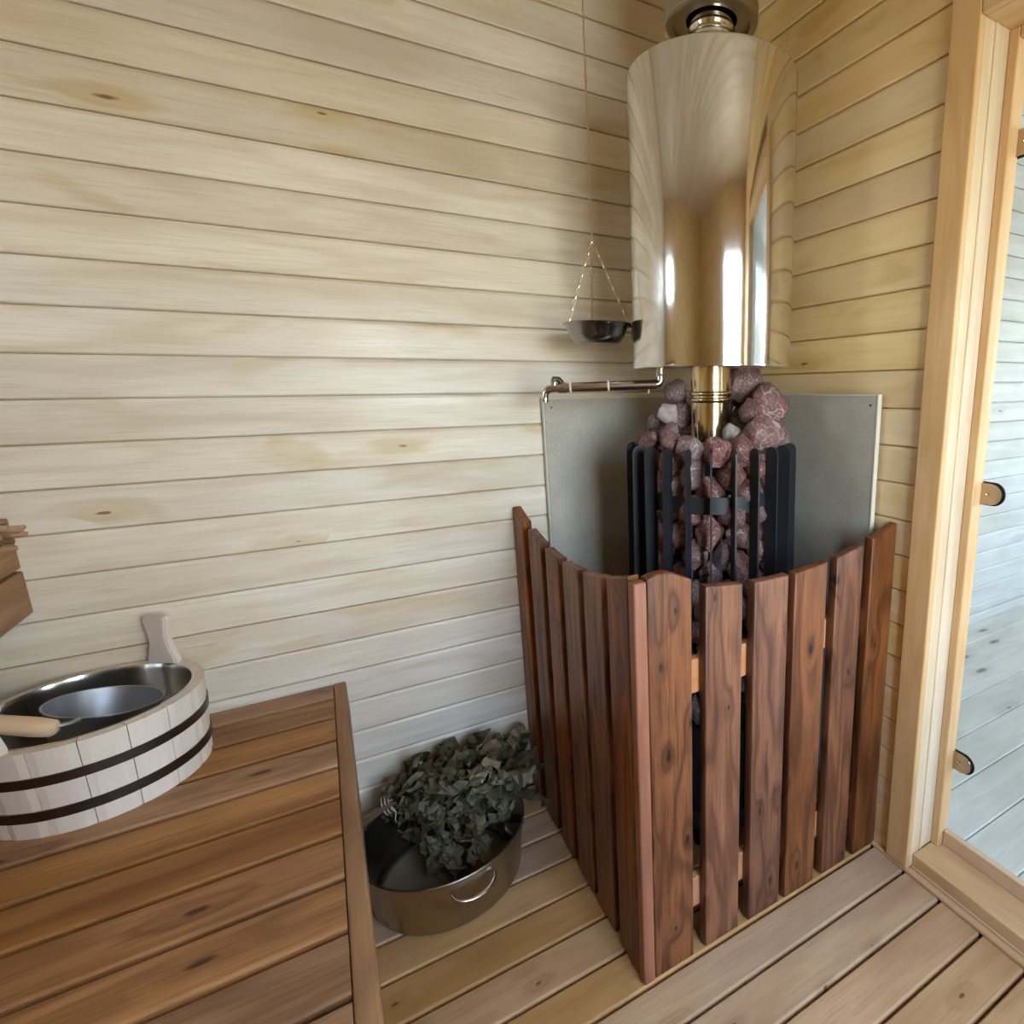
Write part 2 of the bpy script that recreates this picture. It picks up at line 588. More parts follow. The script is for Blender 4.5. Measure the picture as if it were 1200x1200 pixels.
gl_ = [0.0033, 0.0048, 0.0022, 0.0029, 0.0006, -0.0008, -0.0008, -0.0014, -0.0025, -0.0035, -0.0019, -0.0009, -0.0015, -0.0033, -0.0041,
       -0.0045, -0.0024, -0.0035, 0.0008, 0.0013, 0.0016, 0.0045, 0.0052]
left_z = [1.235 + .8713 - .088 * k + gl_[k] for k in range(23)]
while left_z[-1] > .02:
    left_z.append(left_z[-1] - .088)
left_z = [CEIL, *[left_z[0] + .088 * i for i in (3, 2, 1)]] + left_z
left_z[-1] = 0.0
right_z = [1.235 + 1.0038 - .088 * k for k in range(-3, 26)]
right_z = [z for z in right_z if z < CEIL - .03]
right_z = [CEIL] + right_z
while right_z[-1] - .088 > .02:
    right_z.append(right_z[-1] - .088)
right_z[-1] = 0.0

_pm = {}


def plank(parent, length, z0, z1, mat, origin, rz):
    key = (round(length, 3), round(z1 - z0, 4), mat)
    if key not in _pm:
        _pm[key] = mesh_of('wall_plank', wall_plank_mesh(length, z1 - z0), mat)
    return link('plank', _pm[key], parent, (origin[0], origin[1], z0), (0, 0, rz))


# left wall, plane y = 0
wl = link('wall_left', mesh_of('wall_left', box(ROOM_X0 - .08, .1352, .014, .10, -.08, CEIL + .05), 'backing'))
tag(wl, kind='structure')
for a, b_ in zip(left_z[:-1], left_z[1:]):
    plank(wl, -ROOM_X0, b_, a, 'linden', (ROOM_X0, 0), 0)

# right wall, plane x = 0, opening for the glass door
D_Y0, D_Y1, D_TOP = -1.66, -.866, 1.915           # clear opening
bm = bmesh.new()
bm_box(bm, .014, .135, D_Y1 + .012, .012, -.03, CEIL + .03)
bm_box(bm, .014, .135, ROOM_Y0 - .10, D_Y0 - .012, -.03, CEIL + .03)
bm_box(bm, .014, .135, D_Y0 - .012, D_Y1 + .012, D_TOP + .03, CEIL)
wr = link('wall_right', mesh_of('wall_right', bm, 'backing'))
tag(wr, kind='structure')
for a, b_ in zip(right_z[:-1], right_z[1:]):
    # board's local x runs from the corner towards the camera (-y): rotate by -90 degrees
    if b_ > D_TOP + .06:
        plank(wr, -ROOM_Y0, b_, a, 'linden_warm_lit', (0, 0), -PI / 2)
    else:
        plank(wr, .862, b_, a, 'linden_warm_lit', (0, 0), -PI / 2)
        plank(wr, ROOM_Y0 * -1 + D_Y0 - .004, b_, a, 'linden_warm_lit', (0, D_Y0 - .004), -PI / 2)

# walls behind the camera

def clad(bm, x0, x1, z0, z1, mtx):
    """planked field of a wall in local x/z, joined (only seen mirrored in the steel)"""
    z = z0
    k = 0
    while z < z1 - .004:
        zt = min(z + .088, z1)
        g = .0012
        bv = .0035
        w = zt - z
        prof = [(0, bv + g + z), (.0035, g + z), (.011, g + z), (.011, zt - g), (.0035, zt - g), (0, zt - g - bv)]
        n0 = len(bm.verts)
        bm.verts.ensure_lookup_table()
        before = set(bm.verts)
        extrude_profile_x(bm, prof, x0, x1)
        nv = [v for v in bm.verts if v not in before]
        bmesh.ops.transform(bm, matrix=mtx, verts=nv)
        z = zt


bm = bmesh.new()
m_f = Matrix.Translation((0, ROOM_Y0, 0)) @ Matrix.Rotation(PI, 4, 'Z')    # looks to +y
for (a0, a1, z0, z1) in ((-0.0, 2.6, 0, WIN[2]), (0, 2.6, WIN[3], CEIL), (0, -WIN[1], WIN[2], WIN[3]), (-WIN[0], 2.6, WIN[2], WIN[3])):
    clad(bm, a0, a1, z0, z1, m_f)
bm_box(bm, ROOM_X0 - .08, .1, ROOM_Y0 - .10, ROOM_Y0 - .012, -.08, WIN[2])
bm_box(bm, ROOM_X0 - .08, .1, ROOM_Y0 - .10, ROOM_Y0 - .012, WIN[3], CEIL + .05)
bm_box(bm, ROOM_X0, WIN[0], ROOM_Y0 - .10, ROOM_Y0 - .012, WIN[2], WIN[3])
bm_box(bm, WIN[1], 0, ROOM_Y0 - .10, ROOM_Y0 - .012, WIN[2], WIN[3])
tag(link('wall_front', mesh_of('wall_front', bm, 'linden_warm_lit')), kind='structure')
bm = bmesh.new()
m_b = Matrix.Translation((ROOM_X0, ROOM_Y0, 0)) @ Matrix.Rotation(PI / 2, 4, 'Z')
for a0, a1, z0, z1 in ((0, 2.3, 0, SWIN[2]), (0, 2.3, SWIN[3], CEIL), (0, SWIN[0] - ROOM_Y0, SWIN[2], SWIN[3]), (SWIN[1] - ROOM_Y0, 2.3, SWIN[2], SWIN[3])):
    clad(bm, a0, a1, z0, z1, m_b)
for y0, y1, z0, z1 in ((ROOM_Y0 - .1, .013, -.08, SWIN[2]), (ROOM_Y0 - .1, .013, SWIN[3], CEIL + .05), (ROOM_Y0 - .1, SWIN[0], SWIN[2], SWIN[3]), (SWIN[1], .013, SWIN[2], SWIN[3])):
    bm_box(bm, ROOM_X0 - .08, ROOM_X0 - .012, y0, y1, z0, z1)
tag(link('wall_back', mesh_of('wall_back', bm, 'linden_warm_lit')), kind='structure')

# window behind the camera
w1 = tag(empty('window_1', ((WIN[0] + WIN[1]) / 2, ROOM_Y0, WIN[2])), kind='structure')
ww, wh = WIN[1] - WIN[0], WIN[3] - WIN[2]
bm = bmesh.new()
for s in (-1, 1):
    bm_box(bm, s * ww / 2 - .022, s * ww / 2 + .022, -.06, .012, -.02, wh + .02, .003)
bm_box(bm, -ww / 2, ww / 2, -.06, .012, -.02, .025, .003)
bm_box(bm, -ww / 2, ww / 2, -.06, .012, wh - .025, wh + .02, .003)
bm_box(bm, -.014, .014, -.05, -.01, .02, wh - .02, .002)
link('window_frame', mesh_of('window_frame', bm, 'pine_lit'), w1)
link('pane', mesh_of('window_pane', box(-ww / 2 + .02, ww / 2 - .02, -.034, -.030, .02, wh - .02), 'glass'), w1)

w2 = tag(empty('window_2', (ROOM_X0, (SWIN[0] + SWIN[1]) / 2, SWIN[2]), PI / 2), kind='structure')
ww, wh = SWIN[1] - SWIN[0], SWIN[3] - SWIN[2]
bm = bmesh.new()
for s in (-1, 1):
    bm_box(bm, s * ww / 2 - .022, s * ww / 2 + .022, -.012, .06, -.02, wh + .02, .003)
bm_box(bm, -ww / 2, ww / 2, -.012, .06, -.02, .025, .003)
bm_box(bm, -ww / 2, ww / 2, -.012, .06, wh - .025, wh + .02, .003)
link('window_frame', mesh_of('window_frame', bm, 'pine_lit'), w2)
link('pane', mesh_of('window_pane', box(-ww / 2 + .02, ww / 2 - .02, .030, .034, .02, wh - .02), 'glass'), w2)

# ceiling
bm = bmesh.new()
bm_box(bm, ROOM_X0 - .08, .135, ROOM_Y0 - .12, .06, CEIL + .0145, CEIL + .06)
ceil_ = tag(link('ceiling', mesh_of('ceiling', bm, 'backing')), kind='structure')
yy = 0.0
cm = mesh_of('ceiling_plank', wall_plank_mesh(2.6), 'linden')
while yy > ROOM_Y0 + .01:
    link('plank', cm, ceil_, (ROOM_X0, yy, CEIL - .0), (PI / 2, 0, 0))
    yy -= .088

# floor: thick larch boards with open gaps
fl = tag(link('floor', mesh_of('floor', box(ROOM_X0 - .08, .1349, ROOM_Y0 - .12, .06, -.08, -.0345), 'dark')), kind='structure')
grooves = [-.032, -.134, -.2375, -.344, -.449, -.555, -.659, -.7565, -.857, -.960, -1.0655, -1.166]
while grooves[-1] > ROOM_Y0 + .03:
    grooves.append(grooves[-1] - .1035)
ys = [0.0] + grooves
ys[-1] = ROOM_Y0


def floor_board_mesh(w, length, t=.03):
    bm = bmesh.new()
    bv = .004
    prof = [(-w, -t), (-w, -bv), (-w + .0015, -.0015), (-w + bv, 0), (-bv, 0), (-.0015, -.0015), (0, -bv), (0, -t)]
    extrude_profile_x(bm, prof, 0, length)
    return bm


for i, (a, b_) in enumerate(zip(ys[:-1], ys[1:])):
    g = .0075
    link('floor_board', mesh_of('floor_board', floor_board_mesh((a - b_) - g, 2.59), 'floor'), fl, (ROOM_X0, a - g / 2, 0))

# skirting batten along the right wall
bm = bmesh.new()
bm_box(bm, -.013, .004, ROOM_Y0, -.001, .0005, .012, .003, 2)
tag(link('baseboard_right', mesh_of('baseboard_right', bm, 'pine_sill')), kind='structure')

# the glass door: casing, jambs with a bead and a stop, sill, head, pane, clamps
door = tag(empty('door_1', (0, D_Y1, 0)), kind='structure')


def dpart(name, bm, mat, parent=door, **k):
    o = link(name, mesh_of(name, bm, mat, **k), parent)
    o.location = Vector((0, -D_Y1, 0)) if parent is door else (0, 0, 0)
    return o


CAS = .064
dpart('casing', box(-.015, -.0005, D_Y1, D_Y1 + CAS, .014, D_TOP + CAS, .003, 2), 'pine_frame')
dpart('casing', box(-.015, -.0005, D_Y0 - CAS, D_Y0, .014, D_TOP + CAS, .003, 2), 'pine_frame')
dpart('head_casing', box(-.0152, -.0005, D_Y0 + .0005, D_Y1 - .0005, D_TOP, D_TOP + CAS, .003, 2), 'pine_sill')
for sgn, yb in ((1, D_Y1), (-1, D_Y0)):
    # jamb lining in the lit pine copy: flat strip, small bead, flat strip
    bm = bmesh.new()
    y_in = yb + sgn * .012
    bm_box(bm, -.0003, .034, min(yb, y_in), max(yb, y_in), .015, D_TOP + .01, .0015)
    dpart('jamb', bm, 'pine_lit')
    bm = bmesh.new()
    yc = yb - sgn * .002
    bm_box(bm, .0345, .0415, min(yc, y_in), max(yc, y_in), .05, D_TOP + .01, .002, 2)
    dpart('jamb_bead', bm, 'pine_lit')
    bm = bmesh.new()
    yc = yb - sgn * .0
    bm_box(bm, .042, .135, min(yc, y_in), max(yc, y_in), .05, D_TOP + .01, .0015)
    dpart('jamb', bm, 'pine_lit')
    bm = bmesh.new()
    yc = yb - sgn * .021
    bm_box(bm, .082, .121, min(yb - sgn * .0002, yc), max(yb - sgn * .0002, yc), .05, D_TOP, .002)
    dpart('door_stop', bm, 'pine_frame')
dpart('head_jamb', box(-.0003, .135, D_Y0, D_Y1, D_TOP, D_TOP + .018, .0015), 'pine_sill')
dpart('door_stop', box(.082, .121, D_Y0 + .022, D_Y1 - .022, D_TOP - .021, D_TOP - .0002, .002), 'pine_sill')
# sill
dpart('sill', box(.008, .135, D_Y0, D_Y1, .016, .05, .003, 2), 'pine_sill')
dpart('sill_upstand', box(.101, .119, D_Y0 + .022, D_Y1 - .022, .0502, .092, .002), 'pine_sill')
dpart('sill_board', box(.006, .012, D_Y0, D_Y1, .0005, .0155, .001), 'pine_sill')
# pane
GX = .126
dpart('pane', box(GX - .004, GX + .004, D_Y0 + .012, D_Y1 - .0105, .056, D_TOP - .012, .0008), 'glass')


def clamp(z, ln=.052, hw=.027):
    """D shaped glass clamp on the inner face"""
    c_ = empty('glass_clamp', (0, 0, 0))
    c_.parent = door
    c_.location = (GX, -.022, z)
    for nm, off, gro, mt in (('clamp_gasket', -.0075, 1.0, 'rubber'), ('clamp_plate', -.0135, .90, 'clamp')):
        bm = bmesh.new()
        pts = []
        w = ln * gro
        h = hw * gro
        pts.append((.004, -h)); pts.append((.004, h))
        for k in range(0, 13):
            t = PI / 2 - PI * k / 12
            pts.append((-(w - h) - h * math.cos(t), h * math.sin(t)))
        vs_ = [bm.verts.new((off, y, zz)) for y, zz in pts]
        f = bm.faces.new(vs_)
        r = bmesh.ops.extrude_face_region(bm, geom=[f])
        nv = [g for g in r['geom'] if isinstance(g, bmesh.types.BMVert)]
        bmesh.ops.translate(bm, verts=nv, vec=(.0055 if nm == 'clamp_plate' else .003, 0, 0))
        link(nm, mesh_of(nm, bm, mt), c_)
    bm = bmesh.new()
    lathe(bm, [(0, 0), (.003, 0), (.0042, -.0012), (.0042, -.003)][::-1], 16, mtx=Matrix.Rotation(PI / 2, 4, 'Y'))
    link('screw', mesh_of('screw', bm, 'chrome'), c_, (-.0132, -.016, 0))
    return c_


clamp(.992)
clamp(.298)
clamp(1.715)

# the next room seen through the glass
OX0 = .1352
of = tag(link('floor_next_room', mesh_of('floor_next_room', box(OX0, OUT_X1 + .1, OUT_Y0 - .1, .0, -.08, -.0225), 'dark')), kind='structure')
oy = -.0295
k = 0
while oy > OUT_Y0 + .02:
    wd = .1425
    link('floor_board', mesh_of('outer_floor_board', floor_board_mesh(wd - .0025, OUT_X1 - OX0 - .002, .022), 'outer_floor'), of, (OX0 + .001, oy, 0))
    oy -= wd
ow = tag(link('wall_next_room_left', mesh_of('wall_next_room_left', box(OX0, OUT_X1, -.016, .05, 0, CEIL), 'backing')), kind='structure')
oz = 0.0
om = mesh_of('outer_wall_plank', wall_plank_mesh(OUT_X1 - OX0 - .001, .096), 'outer_wall')
while oz < CEIL - .02:
    link('plank', om, ow, (OX0 + .0005, -.030, oz))
    oz += .096
bm = bmesh.new()
bm_box(bm, OUT_X1, OUT_X1 + .1, OUT_Y0 - .1, .05, -.08, OWIN[2])
bm_box(bm, OUT_X1, OUT_X1 + .1, OUT_Y0 - .1, .05, OWIN[3], CEIL)
bm_box(bm, OUT_X1, OUT_X1 + .1, OUT_Y0 - .1, OWIN[0], OWIN[2], OWIN[3])
bm_box(bm, OUT_X1, OUT_X1 + .1, OWIN[1], .05, OWIN[2], OWIN[3])
tag(link('wall_next_room_far', mesh_of('wall_next_room_far', bm, 'outer_wall')), kind='structure')
bm = bmesh.new()
bm_box(bm, OX0, OUT_X1, OUT_Y0 - .1, OUT_Y0, -.08, OWIN2[2])
bm_box(bm, OX0, OUT_X1, OUT_Y0 - .1, OUT_Y0, OWIN2[3], CEIL)
bm_box(bm, OX0, OWIN2[0], OUT_Y0 - .1, OUT_Y0, OWIN2[2], OWIN2[3])
bm_box(bm, OWIN2[1], OUT_X1, OUT_Y0 - .1, OUT_Y0, OWIN2[2], OWIN2[3])
bm_box(bm, OX0 - .12, OX0, OUT_Y0 - .1, ROOM_Y0 - .1, 0, CEIL)
tag(link('wall_next_room_near', mesh_of('wall_next_room_near', bm, 'outer_wall')), kind='structure')
tag(link('ceiling_next_room', mesh_of('ceiling_next_room', box(OX0, OUT_X1 + .1, OUT_Y0 - .1, .05, CEIL, CEIL + .05), 'plaster')), kind='structure')
tag(link('baseboard_next_room', mesh_of('baseboard_next_room', box(OX0 + .001, OUT_X1, -.047, -.0302, 0.0005, .05, .003), 'outer_wall')), kind='structure')


# ================================================================== HEAT SHIELD PANELS
def panel(name, w, z0, z1, label, mtx_loc, rz, dot):
    r = empty(name, mtx_loc, rz)
    tag(r, label, 'panel', 'grey heat shield boards in the corner behind the heater')
    # local x = along the wall from the corner, front face looks to -y
    link('sheet', mesh_of('sheet', box(0, w, .0, .010, z0, z1, .0008), 'panel'), r)
    bm = bmesh.new()
    if dot > 0:
        bm_box(bm, w + .0002, w + .0045, -.001, .012, z0, z1 + .004, .0005)
        bm_box(bm, 0, w + .0002, -.001, .012, z1 + .0002, z1 + .004, .0005)
    else:
        bm_box(bm, -.004, -.0002, .002, .018, z0, z1 + .004, .0005)
        bm_box(bm, -.0002, w, .002, .012, z1 + .0002, z1 + .004, .0005)
    link('edge_strip', mesh_of('edge_strip', bm, 'edge'), r)
    sx_ = w - .018 if dot > 0 else .02
    for zz in (z1 - .022, z0 + .1, (z0 + z1) / 2):
        bm = bmesh.new()
        lathe(bm, [(0, -.0016), (.0025, -.0014), (.0034, 0)], 12, mtx=Matrix.Translation((sx_, 0, zz)) @ Matrix.Rotation(-PI / 2, 4, 'X'))
        link('screw', mesh_of('screw', bm, 'hoop'), r)
    bm = bmesh.new()
    for xx in (.06 if dot > 0 else w - .06, w - .05 if dot > 0 else .05):
        bm_box(bm, xx - .015, xx + .015, .0102, .0235, z0, z1 - .01)
    link('spacer_batten', mesh_of('spacer_batten', bm, 'rail'), r)


panel('heat_shield_panel', .592, .12, 1.2065, 'grey speckled heat shield board on the left wall beneath the tap pipe', (-.614, -.024, 0), 0, -1)
panel('heat_shield_panel', .664, .12, 1.2115, 'grey speckled heat shield board on the right wall beside the door casing', (-.024, -.026, 0), -PI / 2, 1)


# ================================================================== FENCE AROUND THE HEATER
fence = empty('heater_guard', (-.72, -.755, 0))
tag(fence, 'red-brown stained wooden slat guard with a dipping top edge around the heater', 'guard')


def slat_mesh(w, t, topf, z0=.006, n=8):
    """local x across, front face at y=0 looking -y, thickness to +y"""
    bm = bmesh.new()
    outline = [(-w / 2, z0), (w / 2, z0)]
    top = [(w / 2 - w * i / n, topf(w / 2 - w * i / n)) for i in range(n + 1)]
    pts = outline + top
    vs_ = [bm.verts.new((x, 0, z)) for x, z in pts]
    f = bm.faces.new(vs_)
    r = bmesh.ops.extrude_face_region(bm, geom=[f])
    nv = [g for g in r['geom'] if isinstance(g, bmesh.types.BMVert)]
    bmesh.ops.translate(bm, verts=nv, vec=(0, t, 0))
    bm.edges.ensure_lookup_table()
    es = []
    for e_ in bm.edges:
        a, c = e_.verts
        if abs(a.co.y - c.co.y) < 1e-6 and len(e_.link_faces) == 2:
            es.append(e_)
    bmesh.ops.bevel(bm, geom=es, offset=.0045, segments=3, affect='EDGES', profile=.5)
    return mesh_of('slat', bm, 'fence', angle=40)


def topcurve(t):
    return .843 + .066 * ((t - .375) / .37) ** 2


SW, ST = .097, .026
rs = random.Random(5)


def add_slat(side, c, jitter=0.0, w=SW, tf=None):
    # c = distance from the wall end along the fence (left) or x from right wall (right)
    if side == 'L':
        # slat centre y = -c ; faces -x
        f_ = tf or (lambda x: topcurve(c + x))
        me = slat_mesh(w, ST, f_)
        # local -y -> world -x ; local x -> world -y : rotate by -90 deg
        o = link('slat', me, fence, rot=(0, 0, -PI / 2))
        o.location = Vector((-.72 - jitter, -c, 0)) - Vector((-.72, -.755, 0))
    else:
        f_ = tf or (lambda x: topcurve(c - x))
        me = slat_mesh(w, ST, f_)
        o = link('slat', me, fence)
        o.location = Vector((-c, -.755 - jitter, 0)) - Vector((-.72, -.755, 0))
    return o


for c, w in ((.052, .088), (.188, .095), (.318, .090), (.441, .098), (.563, .096), (.684, .092)):
    add_slat('L', c, rs.uniform(-.0015, .0015), w=w)
# corner slat of the right side: rounded peak
add_slat('R', .6455, 0, w=.097, tf=lambda x: .893 + .012 * math.cos((x + .018) * 32) - .22 * max(0, x - .0) ** 1.0 * .55)
for c, w in ((.519, .092), (.396, .094), (.283, .098), (.160, .088), (.045, .086)):
    add_slat('R', c, rs.uniform(-.0008, .0008), w=w)
bm = box(-.722, -.6955, -.757, -.7325, .006, .896, .004, 3)
cb = link('corner_batten', mesh_of('corner_batten', bm, 'fence_post', angle=40), fence)
cb.location = (.72, .755, 0)
tag(cb, 'reddish narrow corner batten')
# rails behind the slats
for z0 in (.10, .625):
    bm = box(-.6935, -.672, -.728, -.03, z0, z0 + .075, .002)
    o = link('rail', mesh_of('rail', bm, 'fence'), fence); o.location = (.72, .755, 0)
    bm = box(-.668, -.005, -.7285, -.707, z0, z0 + .075, .002)
    o = link('rail', mesh_of('rail', bm, 'rail'), fence); o.location = (.72, .755, 0)

# ================================================================== HEATER
SX, SY = -.298, -.39
heater = empty('sauna_heater', (SX, SY, 0))
tag(heater, 'black steel cage of upright fins holding stones, inside the wooden guard', 'heater')
CAGE_R = .231
bm = bmesh.new()
lathe(bm, [(0, .06), (.17, .06), (.175, .07), (.175, .36), (.118, .38), (.105, .40), (.105, 1.03), (.085, 1.05), (0, 1.055)], 48)
link('firebox', mesh_of('firebox', bm, 'black', angle=40), heater)
bm = bmesh.new()
lathe(bm, [(.05, 1.086), (.094, 1.086), (.098, 1.090), (.098, 1.097), (.092, 1.1), (.053, 1.1)], 48, closed=True)
lathe(bm, [(.052, 1.0), (.075, 1.0), (.075, 1.087), (.052, 1.087)], 40, closed=True)
link('flue_collar', mesh_of('flue_collar', bm, 'black', angle=40), heater)
for k in range(4):
    a = PI / 4 + k * PI / 2
    bm = bmesh.new()
    tube(bm, [(.14 * math.cos(a), .14 * math.sin(a), 0.0), (.14 * math.cos(a), .14 * math.sin(a), .065)], .018, 14)
    link('foot', mesh_of('foot', bm, 'black', angle=40), heater)


def ring_band(z, h, r0, r1, t=.004):
    bm = bmesh.new()
    lathe(bm, [(r0, z), (r0 + t, z), (r1 + t, z + h), (r1, z + h)], 72, closed=True)
    return bm


for z, r in ((.10, .198), (.52, .190), (.943, .183)):
    link('cage_ring', mesh_of('cage_ring', ring_band(z, .040, r, r - .001), 'black', angle=40), heater)
NF = 24
view = math.atan2(-1.612 - SY, -1.1557 - SX)


def fin_mesh():
    """flat bar standing radially: local x = radius"""
    bm = bmesh.new()
    t = .0045
    z0, z1 = .06, 1.098
    rb, rt = CAGE_R, CAGE_R - .010
    d = .036
    pts = [(rb - d, z0), (rb, z0)]
    pts.append((rt, z1 - .018))
    for k in range(1, 7):
        a = PI * k / 7
        pts.append((rt - d / 2 + d / 2 * math.cos(a), z1 - .018 + .018 * math.sin(a)))
    pts.append((rt - d, z1 - .018))
    vs_ = [bm.verts.new((x, -t / 2, z)) for x, z in pts]
    f = bm.faces.new(vs_)
    r = bmesh.ops.extrude_face_region(bm, geom=[f])
    bmesh.ops.translate(bm, verts=[g for g in r['geom'] if isinstance(g, bmesh.types.BMVert)], vec=(0, t, 0))
    return mesh_of('cage_fin', bm, 'black')


fm = fin_mesh()
for k in range(NF):
    link('cage_fin', fm, heater, rot=(0, 0, view + 2 * PI * k / NF + .004))

# flue pipe below the tank
flue = empty('flue_pipe', (SX, SY, 1.1))
tag(flue, 'short shiny steel flue pipe with a ridge between the stones and tank', 'pipe')
bm = bmesh.new()
lathe(bm, [(.049, -.03), (.051, -.03), (.0512, .09), (.0512, .098), (.0555, .101), (.0565, .105), (.0555, .109), (.0515, .111),
           (.0515, .114), (.0545, .1165), (.055, .120), (.0545, .1235), (.0515, .126), (.0515, .181), (.049, .181)], 64, closed=True)
link('flue_tube', mesh_of('flue_tube', bm, 'steel_pipe', angle=50), flue)

# water tank
tank = empty('water_tank', (SX, SY, 1.281))
tag(tank, 'large mirror-polished steel cylindrical water tank around the flue above the heater', 'tank')
TR = .197
bm = bmesh.new()
lathe(bm, [(.053, 0), (TR - .006, 0), (TR - .001, .0015), (TR, .006), (TR, .634), (TR - .002, .639), (TR - .006, .642), (.052, .650)], 128)
link('tank_shell', mesh_of('tank_shell', bm, 'steel', angle=35), tank)
bm = bmesh.new()
lathe(bm, [(TR - .0005, .002), (TR + .0012, .002), (TR + .0012, .006), (TR - .0005, .006)], 96, closed=True)
link('rolled_seam', mesh_of('rolled_seam', bm, 'steel', angle=35), tank)
bm = bmesh.new()
lathe(bm, [(.050, .646), (.062, .650), (.0635, .655), (.0625, .668), (.058, .674), (.058, .680), (.061, .684), (.061, .689), (.0535, .694),
           (.0515, .703), (.0515, .715), (.055, .718), (.055, .723), (.0505, .727), (.0505, .738), (.053, .741), (.053, .745), (.0495, .749), (.0495, .83)], 64)
link('flue_sleeve', mesh_of('flue_sleeve', bm, 'steel', angle=40), tank)

chim = empty('chimney_pipe', (SX, SY, 2.030))
tag(chim, 'wide insulated steel chimney pipe with ribbed rim above the water tank', 'pipe')
bm = bmesh.new()
lathe(bm, [(.058, .012), (.086, .010), (.0865, 0), (.099, 0), (.104, .004), (.105, .010), (.1035, .013), (.1035, .026), (.1055, .029), (.1055, .033), (.1035, .036),
           (.1035, CEIL - 2.030 + .03), (.06, CEIL - 2.030 + .03), (.058, .1)], 96, closed=True)
link('outer_shell', mesh_of('outer_shell', bm, 'steel_pot', angle=40), chim)

# ------------------------------------------------------------------ tap on a pipe
tap = empty('tap_pipe', (-.405, -.318, 1.281))
tag(tap, 'thin steel water pipe with a small tap at its end, left under the tank', 'tap')
A = Vector((-.405, -.318, 1.245))
B = Vector((-.648, -.20, 1.2375))
d_ = (B - A).normalized()
oT = Vector((-.405, -.318, 1.281))


def tpart(name, bm, mat):
    o = link(name, mesh_of(name, bm, mat, angle=45), tap)
    o.location = -oT
    return o


bm = bmesh.new()
tube(bm, [A + Vector((0, 0, .037)), A + Vector((0, 0, .010)), A + Vector((-.0035, .0018, .002)), A + d_ * .014], .0098, 16)
tube(bm, [A + Vector((0, 0, .020)), A + Vector((0, 0, .026))], .013, 6)
tpart('elbow', bm, 'chrome')
bm = bmesh.new()
tube(bm, [A + d_ * .010, B - d_ * .03], .0122, 20)
tpart('pipe', bm, 'chrome')
for t0 in (.13, .225):
    bm = bmesh.new()
    tube(bm, [A + d_ * t0, A + d_ * (t0 + .005)], .0142, 20)
    tpart('cable_tie', bm, 'edge')
bm = bmesh.new()
tube(bm, [A + d_ * .030, A + d_ * .030 + Vector((0, 0, -.012)), A + d_ * .031 + Vector((.001, 0, -.022))], .0022, 6, rads=[.0022, .0022, .0035])
tpart('drip_wire', bm, 'chain')
bm = bmesh.new()
tube(bm, [B - d_ * .032, B - d_ * .02, B - d_ * .019, B + d_ * .004], .01, 16, rads=[.0138, .0138, .0105, .0105])
tube(bm, [B - d_ * .004, B + d_ * .012 + Vector((0, 0, -.002)), B + d_ * .021 + Vector((0, 0, -.011)), B + d_ * .023 + Vector((0, 0, -.034))], .0075, 14,
     rads=[.0105, .010, .009, .0085])
tube(bm, [B + d_ * .023 + Vector((0, 0, -.024)), B + d_ * .023 + Vector((0, 0, -.029))], .0095, 14)
tube(bm, [B - d_ * .002, B - d_ * .002 + Vector((0, 0, .020))], .0085, 12)
tube(bm, [B - d_ * .020, B - d_ * .012], .0135, 8)
tpart('tap_body', bm, 'chrome')
bm = bmesh.new()
tube(bm, [B - d_ * .002 + Vector((0, 0, .014)), B - d_ * .004 + Vector((0, 0, .022)), B - d_ * .014 + Vector((0, 0, .021)), B - d_ * .022 + Vector((0, 0, .012))], .004, 8,
     rads=[.009, .0085, .007, .006])
tpart('tap_lever', bm, 'hoop')

# ------------------------------------------------------------------ hanging bowl
BX, BY, BZ = -.522, -.20, 1.3975
bowl = empty('hanging_bowl', (BX, BY, BZ - .05))
tag(bowl, 'small steel bowl hanging on thin chains beside the water tank', 'bowl')
BR = .088
bm = bmesh.new()
lathe(bm, [(0, 0), (.048, 0), (.058, .004), (.070, .020), (.080, .044), (BR - .001, .0485), (BR, .0497), (BR - .001, .0507), (.080, .0475), (.0755, .042), (.066, .021), (.056, .0065), (.047, .002), (0, .002)], 72)
link('basin', mesh_of('basin', bm, 'steel_bowl', angle=60), bowl)
# ring handle on the right
rd = Vector((math.cos(-.35), math.sin(-.35), 0))
bm = bmesh.new()
cxh = rd * (BR + .008) + Vector((0, 0, .026))
pts = []
side = rd
for k in range(25):
    a = 2 * PI * k / 24
    pts.append(cxh + Vector((0, 0, 1)) * .024 * math.cos(a) + (side * .35 + Vector((-rd.y, rd.x, 0)) * .9) * .014 * math.sin(a))
tube(bm, pts, .0048, 10, caps=False)
tube(bm, [rd * (BR - .008) + Vector((0, 0, .046)), rd * (BR + .012) + Vector((0, 0, .046))], .004, 8)
link('ring_handle', mesh_of('ring_handle', bm, 'hoop', angle=60), bowl)


def chain(p, q, pitch=.0115, wr=.0009, lr=.0036):
    bm = bmesh.new()
    p, q = Vector(p), Vector(q)
    L_ = (q - p).length
    n = max(2, int(L_ / pitch))
    d = (q - p).normalized()
    a = Vector((0, 1, 0)) if abs(d.y) < .9 else Vector((1, 0, 0))
    u = d.cross(a).normalized()
    v = d.cross(u)
    for i in range(n):
        c = p + d * (L_ * (i + .5) / n)
        w = u if i % 2 else v
        ring = [c + d * math.cos(2 * PI * k / 8) * (pitch * .62) + w * math.sin(2 * PI * k / 8) * lr for k in range(9)]
        tube(bm, ring, wr, 5, caps=False)
    return bm


